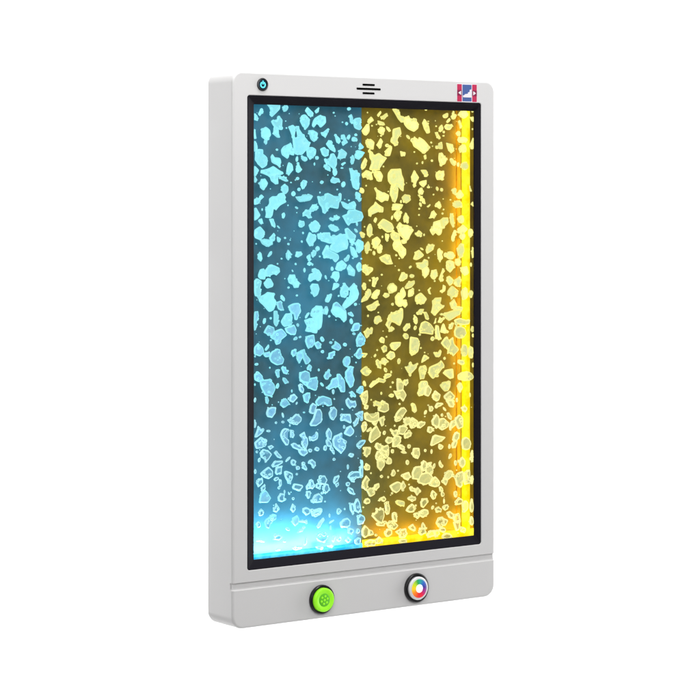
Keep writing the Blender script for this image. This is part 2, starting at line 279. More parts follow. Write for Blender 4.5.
# ------------------------------------------------------------------ bubbles, outlines in tenths of a photo pixel from each tile's corner
T = '''
@250,100
165,40 300,40 300,90 215,175 195,125 205,95
e 352 80 25 35 10
80,140 105,85 130,90 128,120 100,160
42,130 75,160 78,210 42,200
210,215 235,195 260,215 285,155 325,200 320,265 300,300 260,280 235,260
235,270 285,290 285,350 300,375 270,375 230,340
110,330 125,285 155,268 200,300 210,350 175,395 160,450 148,435 150,395 112,365
e 365 280 8 8
e 270 497 12 10
380,265 420,250 455,270 450,330 440,400 415,350
455,260 490,260 505,330 545,345 555,410 608,425 590,470 520,550 450,545 430,440 425,380 475,370
385,440 405,425 420,470 450,500 440,555 395,540 375,590 320,550 310,500 340,460
560,490 620,470 660,495 655,550 600,600 570,560
515,560 570,575 575,600 545,615 520,600
e 470 590 12 25 5
385,620 425,650 430,700 385,760 362,720
480,625 515,690 510,710 480,730 455,700
498,210 510,160 545,145 560,150 600,195 595,240 560,290 525,265
550,110 575,68 635,130 630,165 585,160
645,110 690,70 685,120 660,135
580,305 630,300 680,330 670,400 640,420 605,390
42,285 55,320 65,385 42,390
42,405 65,430 75,490 42,520
50,520 80,490 130,495 130,540 175,580 170,650 120,685 75,640 48,600
205,570 225,540 250,575 300,580 310,620 300,680 270,650 215,620
42,655 90,700 70,740 42,770
170,690 230,660 275,690 330,720 335,740 280,750 285,840 255,845 210,810 195,760 150,745 105,730 110,700
@250,170
45,60 75,100 60,125 42,125
92,135 110,90 150,85 180,130 165,165 135,205 100,175
295,60 345,65 385,110 355,115 310,95
e 410 125 8 7
e 475 85 15 14
e 455 100 7 7
505,130 530,100 570,110 565,150 525,195 510,165
308,170 345,138 382,165 380,215 355,242 320,215
e 435 237 22 25
e 490 195 16 16
452,265 500,280 525,245 600,245 630,260 600,305 500,320 470,295
42,290 85,285 110,245 130,260 125,285 100,310 90,335 42,348
190,290 225,262 270,260 290,235 340,225 360,275 350,290 365,320 300,355 260,405 240,370 225,455 200,480 150,475 160,430 150,390 190,340
e 122 395 8 13
e 335 455 15 28
e 380 353 7 7
e 465 377 18 9 30
42,380 65,380 105,450 75,490 42,505
85,500 120,485 130,520 115,545 95,530
190,490 225,485 252,540 248,580 215,555
e 285 570 18 7 45
e 530 630 9 12
e 350 680 12 10
45,600 100,562 150,620 140,670 100,700 50,680 42,640
190,680 240,625 252,690 240,705 210,705
100,700 150,690 230,700 225,745 185,770 120,740
270,665 310,690 300,720 275,715
485,530 505,505 540,510 545,555 515,575 490,560
600,380 650,340 685,365 660,405 625,400 600,440 620,480 585,485 555,455 525,465 525,430 555,405 590,410
585,550 650,500 690,530 700,580 660,625 600,600
590,620 620,640 660,650 660,700 600,770 560,700
670,640 690,635 720,640 720,690 680,690
@310,170
203,105 225,80 290,85 295,115 250,135 210,125
e 118 122 17 17
e 335 145 20 26 10
e 272 195 9 9
e 100 225 8 8
e 390 303 9 8
390,-20 430,0 500,35 500,60 460,85 460,110 498,130 490,185 465,200 430,175 415,120 405,50
70,262 100,265 130,300 145,240 180,230 285,290 285,240 300,228 315,240 312,300 290,330 280,388 200,370 150,440 125,425 115,370 85,330
305,310 370,350 440,310 462,350 455,390 370,395 330,370
320,460 370,440 385,400 450,395 520,420 535,470 515,510 470,520 410,530 385,560 345,500
190,480 230,480 262,445 290,475 280,500 245,500 230,515 200,500
180,560 210,540 280,570 285,605 250,620 200,595
e 45 375 38 30
450,240 480,222 505,240 500,280 515,300 490,320 460,285
e 460 605 22 13 50
e 470 540 10 18
345,590 380,580 440,640 460,660 450,690 400,700 370,680
95,660 130,625 200,625 200,670 240,650 300,690 260,730 190,735 110,710
210,680 300,645 360,640 385,740 370,790 320,805 270,830 200,800 200,760 230,730
@310,100
e 237 127 11 9
e 390 88 18 16
395,160 415,140 430,190 425,235 400,225
440,190 500,175 515,205 500,245 520,275 495,300 445,280 430,230
e 365 235 14 17
e 325 222 8 8
50,180 100,150 155,165 160,225 110,275 90,260 95,200 40,275 20,260 30,210
105,325 140,320 185,280 188,305 155,375 115,350
245,340 300,385 308,415 290,440 265,425
310,350 345,345 365,400 380,425 330,460 320,435 345,410 310,380
e 385 372 15 25 20
e 445 395 32 22 10
e 458 348 14 12
158,440 185,400 215,405 220,440 255,495 250,525 200,495
100,490 145,470 190,515 185,555 155,568 120,545
275,580 290,510 320,490 370,530 350,575 300,590
485,460 500,425 540,470 510,495
445,545 470,500 550,525 520,570 490,598 450,580
e 425 595 18 40
205,540 240,535 270,590 270,640 245,700 185,650 145,615 145,595 185,595
135,660 165,645 200,670 205,715 180,700 150,690
310,640 350,620 360,630 325,660
e 320 680 14 8
e 68 578 18 18
e 45 640 8 15
e 248 720 22 33
@360,100
e 75 125 7 7
75,200 110,165 140,205 90,240
20,300 65,240 90,240 95,310 60,358 28,335
e 120 258 9 9
e 165 245 7 7
170,150 205,108 212,130 185,170
205,165 230,155 270,130 275,155 240,198 212,185
175,205 240,225 250,250 215,255 180,230
e 215 303 33 33
260,262 290,275 310,310 290,320 265,290
320,90 355,80 400,120 400,155 440,165 450,225 410,225 380,190
445,170 490,165 510,195 540,178 585,235 580,285 540,318 480,290 440,240
330,290 400,270 415,340 375,390 380,450 355,460 305,420 310,385 325,370
55,400 105,388 145,425 135,495 95,490 60,450
163,450 205,378 230,415 215,450 195,490
e 210 358 10 8
e 270 455 20 16
250,510 305,455 322,480 300,560 250,560
90,500 130,525 130,560 185,530 225,560 270,580 240,625 210,600 190,680 200,700 90,700 120,620 95,580
10,650 50,575 70,610 55,670 20,700
e 480 370 25 12 50
400,510 430,520 455,525 450,555 410,565
512,410 545,362 580,415 590,370 640,400 690,460 685,500 640,540 600,510 535,465
635,560 660,545 665,585 645,595
e 570 635 10 9
e 625 625 8 14
e 543 520 8 8
e 660 98 13 10
e 235 665 9 9
@360,170
15,40 60,0 110,20 130,95 100,100 70,70 30,80
130,0 200,10 230,60 215,115 185,118 140,60
280,30 310,-10 410,-15 420,50 440,100 435,215 400,190 365,140 340,160 300,140 280,110
310,150 350,130 385,190 375,270 350,330 320,300 295,240
e 62 157 8 8
e 22 205 20 25
140,180 160,172 185,215 190,255 215,255 235,220 290,250 280,310 245,305 215,325 170,290 165,230
e 283 215 7 7
415,275 450,240 495,255 510,300 460,335 430,315
e 410 315 9 14
80,400 140,345 155,315 185,345 235,375 235,405 200,425 140,400 120,410 110,470 85,460
315,375 345,335 432,345 415,385 370,405 325,400
335,445 375,402 410,420 405,480 375,512 345,480
e 320 478 9 22 10
432,470 455,420 492,475 475,540 445,510
135,510 155,472 170,485 155,530
65,600 90,540 125,580 120,650 95,675 70,650
172,550 230,485 320,535 340,580 320,620 270,625 215,580
370,570 395,520 420,545 480,550 540,600 500,660 480,700 440,700 400,655 380,620
300,640 330,610 400,640 400,700 340,710 310,680
250,640 290,640 285,690 270,720 255,700
e 225 668 8 12
120,700 170,665 205,700 200,730 150,795 125,750
e 25 650 22 30
e 45 568 7 7
@410,100
120,230 140,188 165,215 190,265 200,325 165,335 140,290
e 182 213 12 4
e 355 160 28 22
415,170 430,105 445,140 470,150 440,195 415,190
360,220 395,178 405,200 375,230
340,270 360,240 430,250 400,298 360,295
285,280 320,245 330,270 330,300 300,325
e 338 320 12 12
e 335 358 12 8
e 262 262 8 8
247,320 275,330 308,380 290,395 260,360
360,425 430,445 440,510 410,535 380,500
250,460 290,455 300,420 325,440 325,490 295,490 260,475
e 212 425 10 10
e 225 462 6 6
e 218 607 12 12
290,530 320,525 340,570 375,580 350,640 310,655 285,600
395,595 420,580 460,635 445,660 415,640
e 535 140 35 45
e 625 110 10 14
600,170 635,165 635,220 610,200
480,215 500,200 520,270 500,285
e 485 335 20 25
e 525 400 45 28
e 525 485 38 40
e 625 292 8 10
600,440 630,370 635,490 605,490
e 480 645 12 22
e 545 660 35 40
@410,170
10,70 40,0 60,30 90,75 70,110 50,130 45,178 32,170 35,130 15,105
105,0 165,0 185,50 170,70 130,40
90,125 125,108 165,100 165,140 135,175 100,145
80,210 105,175 135,210 120,245 90,240
75,245 110,265 145,290 155,340 130,335 105,290
e 105 345 12 22 -20
e 92 387 9 9
e 90 450 9 9
e 185 172 15 10
165,365 200,340 205,350 180,375
265,20 340,5 345,50 325,100 270,100 255,60
e 272 187 12 22 -20
e 315 198 14 18
e 235 245 8 8
250,340 290,308 312,350 300,390 270,370
e 335 395 8 8
e 325 435 10 9
192,485 215,415 240,408 270,445 245,470
195,600 230,560 235,520 300,500 330,540 320,600 310,640 285,655 250,620 230,655
300,500 330,475 380,475 388,520 350,560 340,590 310,560
400,430 425,435 445,530 430,580 400,520
e 445 215 20 32
e 495 250 35 32
e 475 340 45 38
e 405 298 10 8
595,150 620,215 600,215
605,345 630,315 632,368
e 510 495 30 38
470,590 530,545 580,590 530,640 480,630
415,660 440,600 465,610 445,690 430,720 415,700
e 605 630 25 40
e 525 660 25 35
55,640 85,600 125,635 110,665 70,665
e 140 648 9 12
e 68 562 6 6
@250,240
e 62 38 8 8
e 385 40 12 11
e 287 0 18 20
e 518 15 10 12
80,140 95,118 115,135 125,190 105,215 82,190
172,165 200,115 220,112 215,145 185,170
358,150 378,95 408,130 405,170 385,205 362,180
450,165 465,115 515,115 515,150 480,175
e 315 187 10 9
e 275 238 9 9
e 456 240 11 11
e 425 308 7 13 -30
e 545 302 11 24
e 385 475 11 11
e 468 555 12 10
80,350 100,295 140,285 160,320 150,395 100,390 82,370
150,300 195,245 245,255 295,280 300,320 265,355 240,340 200,360 155,365
135,430 175,380 205,385 235,440 225,468 180,480 145,460
42,405 75,385 115,410 100,480 110,540 90,575 50,560 42,510
375,390 395,345 450,345 465,400 500,430 485,475 440,480 425,445 385,425
85,570 150,540 175,520 240,530 240,585 265,620 245,680 235,700 190,720 130,650 90,610
265,620 310,605 325,660 340,705 300,700 275,680
302,560 320,548 350,590 345,612 315,595
380,665 430,635 490,630 510,710 480,760 470,800 445,795 435,740 390,700
570,165 600,140 605,180 600,215 580,210
610,125 640,100 665,120 650,160 620,170
655,90 690,65 695,100 670,115
570,245 590,215 620,230 600,258
e 625 245 10 12
580,390 590,345 630,330 615,290 650,280 690,300 720,350 705,400 680,400 650,385 600,420
600,465 620,435 680,440 695,490 680,540 640,572 620,530
@310,240
120,130 165,45 190,100 280,145 290,185 255,225 220,185 160,180 125,150
e 75 85 20 22
e 98 165 10 9
250,290 270,230 320,200 370,250 350,290 290,312
340,195 380,150 398,165 385,205 355,220
400,60 440,80 470,130 470,175 440,178 415,150
390,-20 440,-10 445,30 420,50 400,20
455,30 480,-10 535,20 535,90 490,135 460,110
368,280 395,242 450,300 445,365 385,345
e 430 183 10 8
e 512 187 10 9
460,265 490,220 515,250 510,290 485,322
e 222 288 14 20
218,350 235,315 290,320 295,370 265,425 240,390 220,375
e 158 372 9 22 -15
220,500 235,430 285,435 290,465 250,490
300,530 310,480 345,425 385,475 385,550 330,575 305,560
390,480 440,425 470,480 490,540 475,590 400,655 350,690 320,660 355,600 400,570 410,540
150,600 175,550 215,535 215,570 185,625 155,620
e 287 558 10 10
e 455 643 14 14
210,720 230,640 265,618 310,660 360,700 365,800 335,825 310,780 230,750
20,690 60,655 120,660 130,700 125,760 115,870 80,900 30,840 30,780 0,740
-60,800 0,780 50,790 80,850 70,935 10,920 -50,910 -30,860
130,700 170,660 185,700 170,750 130,740
@360,240
45,60 80,10 100,50 95,100 70,130 48,110
120,-10 200,-10 200,30 150,95 125,50
170,100 205,38 225,60 225,90 205,135 180,130
e 140 130 13 22
e 110 100 7 10
190,175 260,140 300,150 315,205 330,240 265,245 215,215
325,50 345,0 405,0 420,50 460,90 460,140 430,175 400,165 380,120 335,90
410,0 470,-5 460,20 425,40
e 362 152 11 11
e 392 185 8 8
e 390 300 10 10
e 218 348 10 9
e 98 405 10 10
25,250 55,242 75,265 130,280 125,310 100,330 75,355 22,315
118,460 125,375 150,385 180,370 185,390 160,430 150,470
15,460 40,425 60,440 55,480 30,498
12,600 60,540 75,490 105,495 115,540 75,600 25,620
110,575 120,540 165,495 200,500 195,540 150,595
60,665 120,640 180,600 188,640 150,700 90,700
385,400 415,330 440,320 478,360 470,385 430,412
e 520 360 25 17
e 503 270 16 9 -40
530,190 555,120 590,98 640,150 600,185 560,200
e 618 90 18 8 35
445,470 470,430 545,403 548,430 520,470 465,490
270,480 300,435 335,435 370,465 365,510 315,535 285,510
e 263 552 33 22 -10
e 325 642 12 14
400,510 430,470 455,520 455,560 425,590 405,560
348,570 370,540 400,540 420,590 470,620 475,650 450,680 415,650 390,670 355,640
480,570 485,500 530,488 540,530 510,565
555,230 620,225 640,190 680,205 680,260 640,300 620,300 590,290
620,290 670,260 695,300 685,340 645,385 625,340
550,610 555,560 610,525 670,590 640,640 570,635
e 593 503 8 8
e 108 695 28 15
@410,240
155,100 165,60 230,38 243,60 235,95 170,140
e 187 178 9 9
275,100 295,80 310,105 330,110 320,160 330,180 300,215 275,170
e 355 150 20 22
e 405 155 42 40
360,215 400,200 440,220 445,270 400,328 360,290
205,350 220,305 265,292 278,340 245,400 210,375
290,390 310,330 325,280 340,300 350,310 320,350 325,400 305,420
e 248 410 9 9
175,500 205,470 195,500 210,545 185,530
295,510 325,495 330,445 355,465 350,510 320,532
365,370 395,360 435,400 430,430 395,460 370,420
440,400 490,368 515,400 500,460 470,470 445,440
375,510 420,455 485,510 480,545 440,565 410,600 400,560 380,550
395,640 440,588 468,640 460,680 415,690
220,610 250,578 315,572 300,635 345,660 300,700 250,755 210,720 225,650
e 505 110 35 70
e 480 225 28 38
500,275 570,260 590,330 545,360 510,320
e 610 245 8 20
e 625 125 10 50
e 545 540 32 60
e 610 540 20 35
e 480 690 45 30
@250,310
42,15 80,10 88,60 65,110 70,160 42,215
e 143 110 15 30 15
e 207 83 12 12
235,10 275,10 285,80 285,130 260,170 235,130
310,110 355,35 410,30 425,75 415,130 420,150 345,170 320,145
345,180 440,145 465,200 455,245 410,250 365,225
e 570 55 12 35 30
e 478 150 12 16
135,225 180,150 240,175 245,205 215,265 175,250
200,270 240,215 315,185 370,250 310,300 300,335 262,350 245,300
e 455 285 22 14 -30
e 500 270 15 10 -20
550,310 560,265 640,245 650,320 620,375 575,380
640,330 680,310 715,340 700,380 670,390
42,370 78,330 125,370 140,430 100,465 42,445
145,395 185,342 190,375 160,410
130,430 200,415 200,465 150,470
190,480 215,415 270,385 300,395 310,450 340,490 325,540 270,552 210,520
410,435 420,400 460,395 460,440 430,472
460,450 480,420 510,400 530,460 490,540 470,500
510,400 545,390 555,440 600,490 590,530 555,545 525,480
565,580 590,540 620,570 600,605
e 50 465 9 9
e 65 543 18 13
e 198 577 8 9
e 210 302 10 8
255,600 290,590 295,670 275,680 258,650
310,580 330,558 365,600 385,600 370,645 335,635
42,640 85,615 125,660 130,700 90,720 45,700
490,670 510,620 550,605 595,625 600,680 590,730 530,720 500,700
580,690 660,670 680,710 665,800 640,805 580,780 560,760
e 687 600 10 13
95,700 200,690 240,740 255,785 215,865 180,860 150,855 110,780
e 350 705 20 35 -30
@310,310
e 192 63 12 12
205,10 230,-40 300,-30 350,10 368,60 345,125 310,90 290,60 260,75
380,35 410,15 440,60 425,68 385,50
e 412 112 18 26 -10
420,180 440,135 490,130 500,150 485,205 425,215
e 510 155 10 6
e 440 238 16 12
458,300 480,245 510,228 555,290 540,340 500,368 465,350
450,440 480,390 510,380 525,460 490,492 460,470
515,430 575,435 550,475 520,465
e 122 292 18 24 -20
e 208 325 14 12
e 230 297 8 8
e 350 346 20 17
e 125 416 15 14
212,365 245,345 248,308 300,345 312,380 280,408 235,390
180,485 185,430 240,408 250,430 215,490
325,520 340,480 360,462 400,470 400,530 370,575 335,550
e 88 598 9 13
e 460 525 7 7
135,660 170,610 195,598 200,650 180,695 150,690
350,620 375,590 400,558 440,570 415,600 430,650 445,700 430,760 400,780 355,700
265,640 300,640 345,700 350,820 310,820 280,770
@310,380
165,80 200,40 210,0 270,-30 290,20 280,70 230,80 190,100
e 120 45 25 12 50
e 232 118 12 24
395,120 420,108 460,155 455,175 415,160
460,120 500,60 530,60 530,120 500,140
510,140 575,100 580,170 570,235 530,240 510,190
e 545 38 14 30 -20
50,220 90,170 130,158 210,185 220,250 180,262 130,225 80,262
355,200 380,175 410,220 455,205 465,250 445,280 420,265 400,290 365,250
e 243 190 8 8
e 323 293 9 9
e 130 262 8 6
185,330 210,285 240,265 270,300 265,360 235,405 200,380
300,385 315,340 405,340 415,415 405,435 345,405 310,410
445,340 530,305 525,350 520,400 490,370
540,330 570,320 620,370 680,315 690,330 690,400 650,420 600,420 545,390
e 462 420 45 17 -65
e 342 468 11 17
340,525 375,470 410,455 440,500 435,535 400,565 350,545
155,530 185,475 220,530 210,600 175,590
155,610 190,600 220,640 210,670 170,660
220,600 240,560 320,522 300,570 345,600 360,650 350,690 310,740 270,700 230,660
465,640 500,605 555,600 550,625 510,670 470,670
510,460 540,420 572,440 565,490 530,525
e 562 270 20 25
e 612 197 7 7
0,260 30,230 70,260 50,320 30,340 -5,330 -10,300
-5,440 30,380 60,290 100,290 120,330 115,420 60,460 5,460
-10,560 40,570 60,515 80,530 75,590 30,612 -10,590
e 150 680 18 25
e 70 690 25 20
e 215 690 20 15
@250,380
e 50 45 8 12
e 275 60 15 27 15
e 418 110 8 14
480,50 505,32 540,90 530,135 490,100
490,0 575,-20 640,-10 600,80 560,60 510,15
525,150 570,125 600,125 600,170 575,235 540,215
150,170 175,165 190,205 180,240 155,225
e 50 200 10 25 10
390,190 405,150 445,138 478,175 430,228 400,215
300,230 320,195 355,180 400,240 345,278 310,260
e 467 232 8 14 20
e 285 220 6 6
e 222 248 6 6
160,330 175,285 215,268 262,272 255,330 220,380 175,370
e 328 350 10 25 -10
e 260 427 11 11
e 328 420 14 12
e 540 324 12 8
370,400 410,385 460,335 515,375 510,415 470,450 400,435
e 398 455 8 12
42,390 65,430 55,475 42,480
45,570 60,525 85,460 100,490 138,495 125,530 70,572
e 185 510 20 11
300,550 320,500 350,482 388,490 345,535 345,560 390,600 380,650 355,650 325,610
400,495 425,500 445,550 430,582 400,570
490,550 545,515 560,570 575,580 580,640 560,700 530,680 510,640 530,590
405,645 440,625 530,680 500,710 430,680
42,625 110,565 165,600 165,650 120,680 60,690
175,665 215,650 240,670 200,700
@250,450
95,30 130,-10 180,5 220,45 190,90 150,130 140,95 105,70
e 68 18 12 12
e 92 100 12 22 15
235,25 270,15 312,60 305,85 275,75
215,150 240,110 325,105 325,130 295,150 225,175
248,225 255,170 320,160 315,230 270,250
e 380 92 12 32 45
e 430 125 25 30
e 478 180 20 18
e 455 150 8 8
512,130 530,115 570,180 565,205 525,180
480,5 500,-10 570,-5 580,30 540,62 505,45
e 600 5 18 18
578,115 620,90 655,120 655,150 635,188 615,150
e 52 215 12 22
e 468 240 11 11
98,235 185,165 230,210 230,260 185,290 130,270
340,215 360,208 425,235 430,270 405,325 380,325 350,275
e 263 290 26 16 -25
e 304 330 14 38
e 288 378 12 14
420,370 435,335 520,350 530,370 490,408 430,390
60,330 80,285 125,280 130,330 80,375
105,380 150,340 155,390 120,420
b90,500 105,430 150,400 180,430 210,480 180,525 100,525
275,470 300,430 350,440 340,480 355,500 320,520 285,510
e 345 418 8 18
e 392 437 10 10
e 432 485 14 12
555,370 600,305 630,300 640,340 610,385 570,395
560,410 605,410 600,470 580,488 565,460
605,515 640,450 690,430 730,470 720,520 660,530 615,525
@310,450
-10,300 15,290 45,350 30,390 -10,385
70,310 100,260 150,255 175,300 150,345 105,340
e 80 355 25 30
125,380 145,335 185,345 195,390 170,430 140,425
230,305 245,265 290,248 290,280 260,325 235,330
250,345 285,320 290,350 265,375
e 240 93 14 13
205,0 240,0 245,45 225,30
380,55 400,30 440,40 435,60 410,75
e 378 168 10 25
500,95 525,100 530,150 530,260 505,280 490,200 510,150
375,270 400,225 440,215 500,215 510,270 470,280 440,290 445,325 415,320 400,290
e 378 340 22 22
370,400 385,372 430,390 450,450 410,440
e 120 430 16 10
0,590 20,600 90,580 125,590 100,650 50,665 20,660
395,540 430,530 450,590 430,650 400,600
435,540 465,485 495,520 510,590 480,630 445,610
e 285 613 22 28
e 348 590 9 10
e 150 515 8 8
470,680 500,640 540,660 550,700 520,740 475,750
535,30 550,-30 610,-30 600,40 560,68 538,55
540,170 570,138 600,160 595,200 570,205 545,190
520,320 560,250 600,300 570,320 575,370 560,410 530,380
560,400 590,380 640,380 650,440 600,470
620,390 650,345 690,330 695,370 660,400
e 573 510 28 28
e 610 232 8 8
e 533 572 8 8
@250,500
230,90 265,35 298,90 265,125 235,115
400,95 425,30 458,90 430,128
525,85 560,70 600,95 600,130 560,155 525,120
615,150 640,115 720,90 720,110 660,150
b420,180 470,150 490,190 480,230 450,265 430,240
480,210 520,200 570,200 570,235 500,225
b140,220 160,190 220,140 265,150 260,190 210,230 190,290 155,270
e 515 295 50 14 -38
e 375 290 25 14 30
e 555 415 12 35 10
220,400 250,350 285,340 325,370 290,405
e 105 410 45 12 10
e 345 412 14 12
e 280 500 28 12 -10
e 480 480 45 18 -10
e 110 130 25 35 20
e 85 250 20 30
@310,500
e 105 230 58 16 -58
e 195 155 8 20
e 215 215 28 8 -35
e 205 275 7 22
295,225 330,190 375,178 405,215 400,260 350,275 310,270
e 405 310 30 32
e 480 310 18 25
b62,355 90,325 150,315 185,350 165,400 110,425 70,400
e 240 385 12 38 20
e 292 385 20 30 15
e 380 400 22 25
445,400 480,370 510,380 505,440 460,450
e 90 475 35 18
e 200 460 30 18
@360,310
e 80 58 10 12
e 183 25 7 7
138,110 150,68 190,55 208,70 205,115 170,145 145,135
255,150 280,100 285,50 320,60 320,120 300,140 285,190
285,50 340,20 385,20 400,-20 430,-10 430,80 400,160 350,130 300,110
285,220 290,170 330,170 345,185 320,215
42,220 75,175 95,195 115,168 128,185 120,240 100,240 65,285 50,260
430,180 465,135 495,135 498,170 460,213 435,205
530,90 545,50 575,85 575,120 560,145 540,125
e 552 178 13 22 20
e 460 262 26 30
190,300 215,268 245,285 240,335 205,325
210,380 240,350 270,370 268,415 230,420
e 265 267 9 9
e 172 400 8 9
e 150 457 10 17 25
298,360 315,325 408,320 400,360 350,408 310,385
265,450 300,410 340,420 350,470 310,500 280,485
200,520 240,472 285,515 250,550 215,540
155,510 175,490 205,520 210,590 185,580 160,545
e 388 510 16 28
500,265 580,280 598,340 580,420 515,460 495,420
e 608 380 9 9
e 645 425 6 6
2,608 60,558 105,605 90,650 60,660 30,645
e 255 600 15 25 -20
238,665 265,635 310,640 300,670 250,688
e 312 620 8 14
445,565 480,570 500,525 520,555 575,530 565,580 500,650 475,620
612,530 630,465 660,450 685,480 650,510
585,600 600,560 650,550 670,590 650,640 640,690 600,690
590,190 610,130 650,110 700,135 740,190 730,245 660,235 595,230
570,30 600,-10 640,-10 630,25 590,48
635,20 665,20 685,60 680,100 655,90
e 597 245 12 12
@360,380
90,60 130,10 180,0 190,20 110,80
170,0 200,-20 260,0 240,28 190,20
365,20 375,-20 410,0 440,40 430,110 370,110
430,5 480,-10 485,30 460,60 440,50
370,110 430,90 465,150 430,218 400,180 375,195 335,115
e 213 132 10 14
e 327 25 11 11
e 306 70 10 10
e 315 155 26 17
e 395 240 10 10
135,230 150,203 200,220 215,265 195,270 145,250
200,230 220,200 250,225 285,240 290,300 240,325 175,305 195,270
510,250 520,228 550,240 568,310 545,330 520,310
345,400 355,340 410,275 440,272 470,310 440,350 400,410 360,420
e 655 325 12 22 25
190,390 245,355 240,400 240,450 215,465 200,430
110,365 160,320 190,360 165,450 130,440
100,520 165,450 200,520 205,560 150,600 110,630 85,600
60,510 110,470 120,500 80,520
430,420 450,380 500,370 510,430 460,455
470,420 520,368 580,410 570,460 510,490
560,460 590,415 655,420 650,445 600,485
380,500 390,460 450,455 480,480 430,550 380,540
440,540 500,500 515,560 445,590
300,495 340,505 380,500 370,550 330,560
e 347 458 10 10
e 243 530 14 20 10
e 112 200 7 7
250,610 275,565 320,575 320,620 280,640
325,600 345,555 400,560 410,620 370,665 320,670
150,650 170,625 220,655 210,700 170,700
210,670 280,645 290,690 270,720 220,710
370,660 400,640 450,670 440,700 400,690
e 490 665 18 20
e 75 690 35 15
@410,310
205,20 270,-5 280,20 240,55
235,140 258,75 262,130
275,125 300,80 340,80 310,130
290,40 340,50 350,80 390,110 470,60 505,40 510,-10 440,0 360,30
255,150 285,155 305,270 290,305 260,280 250,230
300,220 315,165 335,130 375,220 350,235
385,180 415,125 440,130 420,190 395,195
440,100 500,80 560,100 600,100 590,140 540,150 450,140
e 500 220 60 55
e 225 288 18 20
308,330 350,272 385,290 410,340 375,400 330,360
390,300 430,270 440,340 480,380 480,410 430,465 410,430 370,440 375,400
235,435 275,430 300,395 315,410 300,465 255,470
e 345 483 12 14
e 440 535 10 10
e 510 522 35 22
185,640 190,575 250,545 285,530 310,500 345,560 310,600 270,650 230,690
325,630 350,600 430,585 435,680 400,690
e 540 410 30 60
e 605 425 28 60
e 625 190 14 30
e 628 255 8 18
e 628 550 8 25
e 555 660 75 50
e 148 425 6 6
@410,380
70,130 90,100 85,40 110,10 170,10 180,60 130,155 90,165
150,70 185,50 218,95 185,165 140,150
295,50 330,20 405,10 400,70 380,110 345,115
218,150 250,100 305,145 290,200 260,215 230,195
335,160 400,105 450,160 420,200 350,195
355,200 440,195 435,275 390,265
245,270 270,225 330,230 310,260 260,282
e 210 288 20 30 10
e 182 252 8 8
e 155 320 12 20 30
e 148 365 7 7
e 345 290 22 10 50
e 320 350 12 15
210,410 260,335 290,370 290,450 270,480 220,450
285,390 340,380 395,430 380,470 320,505 275,470
365,330 390,325 418,370 415,400 380,380
390,470 410,410 450,400 460,450 400,500
440,400 490,345 530,380 530,470 480,495
e 200 497 30 30
200,650 225,560 250,545 355,570 330,600 260,640 215,660
e 305 668 22 25
e 395 665 12 22
425,580 450,520 495,530 490,575 470,610 430,600
415,650 440,600 475,610 460,665 425,685
e 500 70 25 45
e 468 200 10 22
e 545 290 30 28
e 600 150 8 20
e 560 640 50 60
@410,450
20,40 30,-20 95,-20 100,40 80,90 45,80
e 215 15 10 22
e 400 60 13 30 20
e 152 5 12 15
15,230 50,165 105,160 125,230 90,300 20,290
105,160 130,100 165,120 160,200 130,220
150,130 200,120 235,200 210,270 150,220
90,240 180,220 230,270 200,330 150,350 70,320
185,350 200,310 250,260 300,320 290,360 250,372
285,125 300,105 330,160 320,180 295,165
e 240 160 12 25 15
340,290 350,230 385,200 430,215 430,260 380,300
315,305 350,280 380,300 360,355 330,330
e 455 130 14 28
445,280 470,230 530,210 540,290 510,380 460,350
530,230 600,190 605,330 540,350
e 520 120 30 50
e 620 60 15 55
e 620 295 14 40
205,440 225,400 260,430 255,485 225,497
e 310 390 18 30 -25
e 325 440 16 28 -10
e 455 440 18 28
e 340 510 8 25
445,520 485,475 530,500 520,540 460,550
e 615 560 20 70
e 550 560 30 60
45,410 75,368 108,410 70,460
100,520 125,485 175,480 175,530 135,580 105,560
75,650 100,610 140,590 180,600 185,640 130,680
40,640 75,620 90,670 60,680
e 225 575 12 18 30
e 262 533 8 8
245,590 280,565 320,590 310,625 265,615
330,590 345,550 380,545 380,590 350,608
365,625 400,610 440,640 430,690 385,675
@410,480
440,350 490,330 505,410 460,420 430,400
430,420 500,410 500,440 490,500 460,510
255,430 280,375 330,365 340,420 320,475 280,470
325,375 380,400 365,440 330,460
e 325 495 32 25
80,530 95,480 150,480 155,530 115,555
110,470 130,420 165,490 140,480
160,550 200,500 240,500 250,560 180,580
235,510 280,495 300,540 250,580
e 370 560 50 30
e 530 500 30 25
e 615 410 20 45
@360,450
e 290 108 28 32
e 325 12 15 20
405,20 440,0 470,30 430,35
e 472 122 17 24
310,240 335,190 358,230 340,262 315,262
e 380 207 10 10
e 215 265 16 14
e 282 272 9 12
e 320 432 12 12
e 490 345 8 8
150,60 170,10 230,10 250,80 170,110
180,-30 290,-20 285,60 250,90 210,40
165,110 245,90 245,160 210,212 170,170
412,255 440,235 490,220 505,265 480,308 440,290
292,360 370,315 410,330 400,400 360,432 320,410
405,340 430,305 462,360 430,400 410,390
490,375 515,360 550,390 545,415 505,410
e 522 485 42 26
b355,530 365,500 445,515 440,560 380,552
175,510 205,475 240,460 262,490 240,520 210,500
250,520 285,515 300,580 290,640 265,650 250,580
110,655 160,615 165,580 190,595 205,570 240,600 245,660 220,740 160,710
455,605 490,555 520,535 560,580 540,620 490,625
e 558 555 10 10
530,640 560,625 600,660 570,690
@360,490
160,330 240,310 270,320 240,360 170,355
260,330 330,300 385,355 340,400 280,380
320,290 320,230 350,220 370,270 370,320 335,310
240,430 270,385 320,400 320,440 280,470 250,455
390,400 460,380 470,440 450,480 390,480
350,415 400,390 410,430 380,440
480,370 530,335 550,370 540,410 500,395
585,430 605,390 650,390 655,430 610,455
610,370 625,320 655,380 630,390
15,400 45,350 90,390 80,460 45,480 15,450
85,390 130,410 125,450 90,455
45,520 100,490 160,500 150,560 60,560
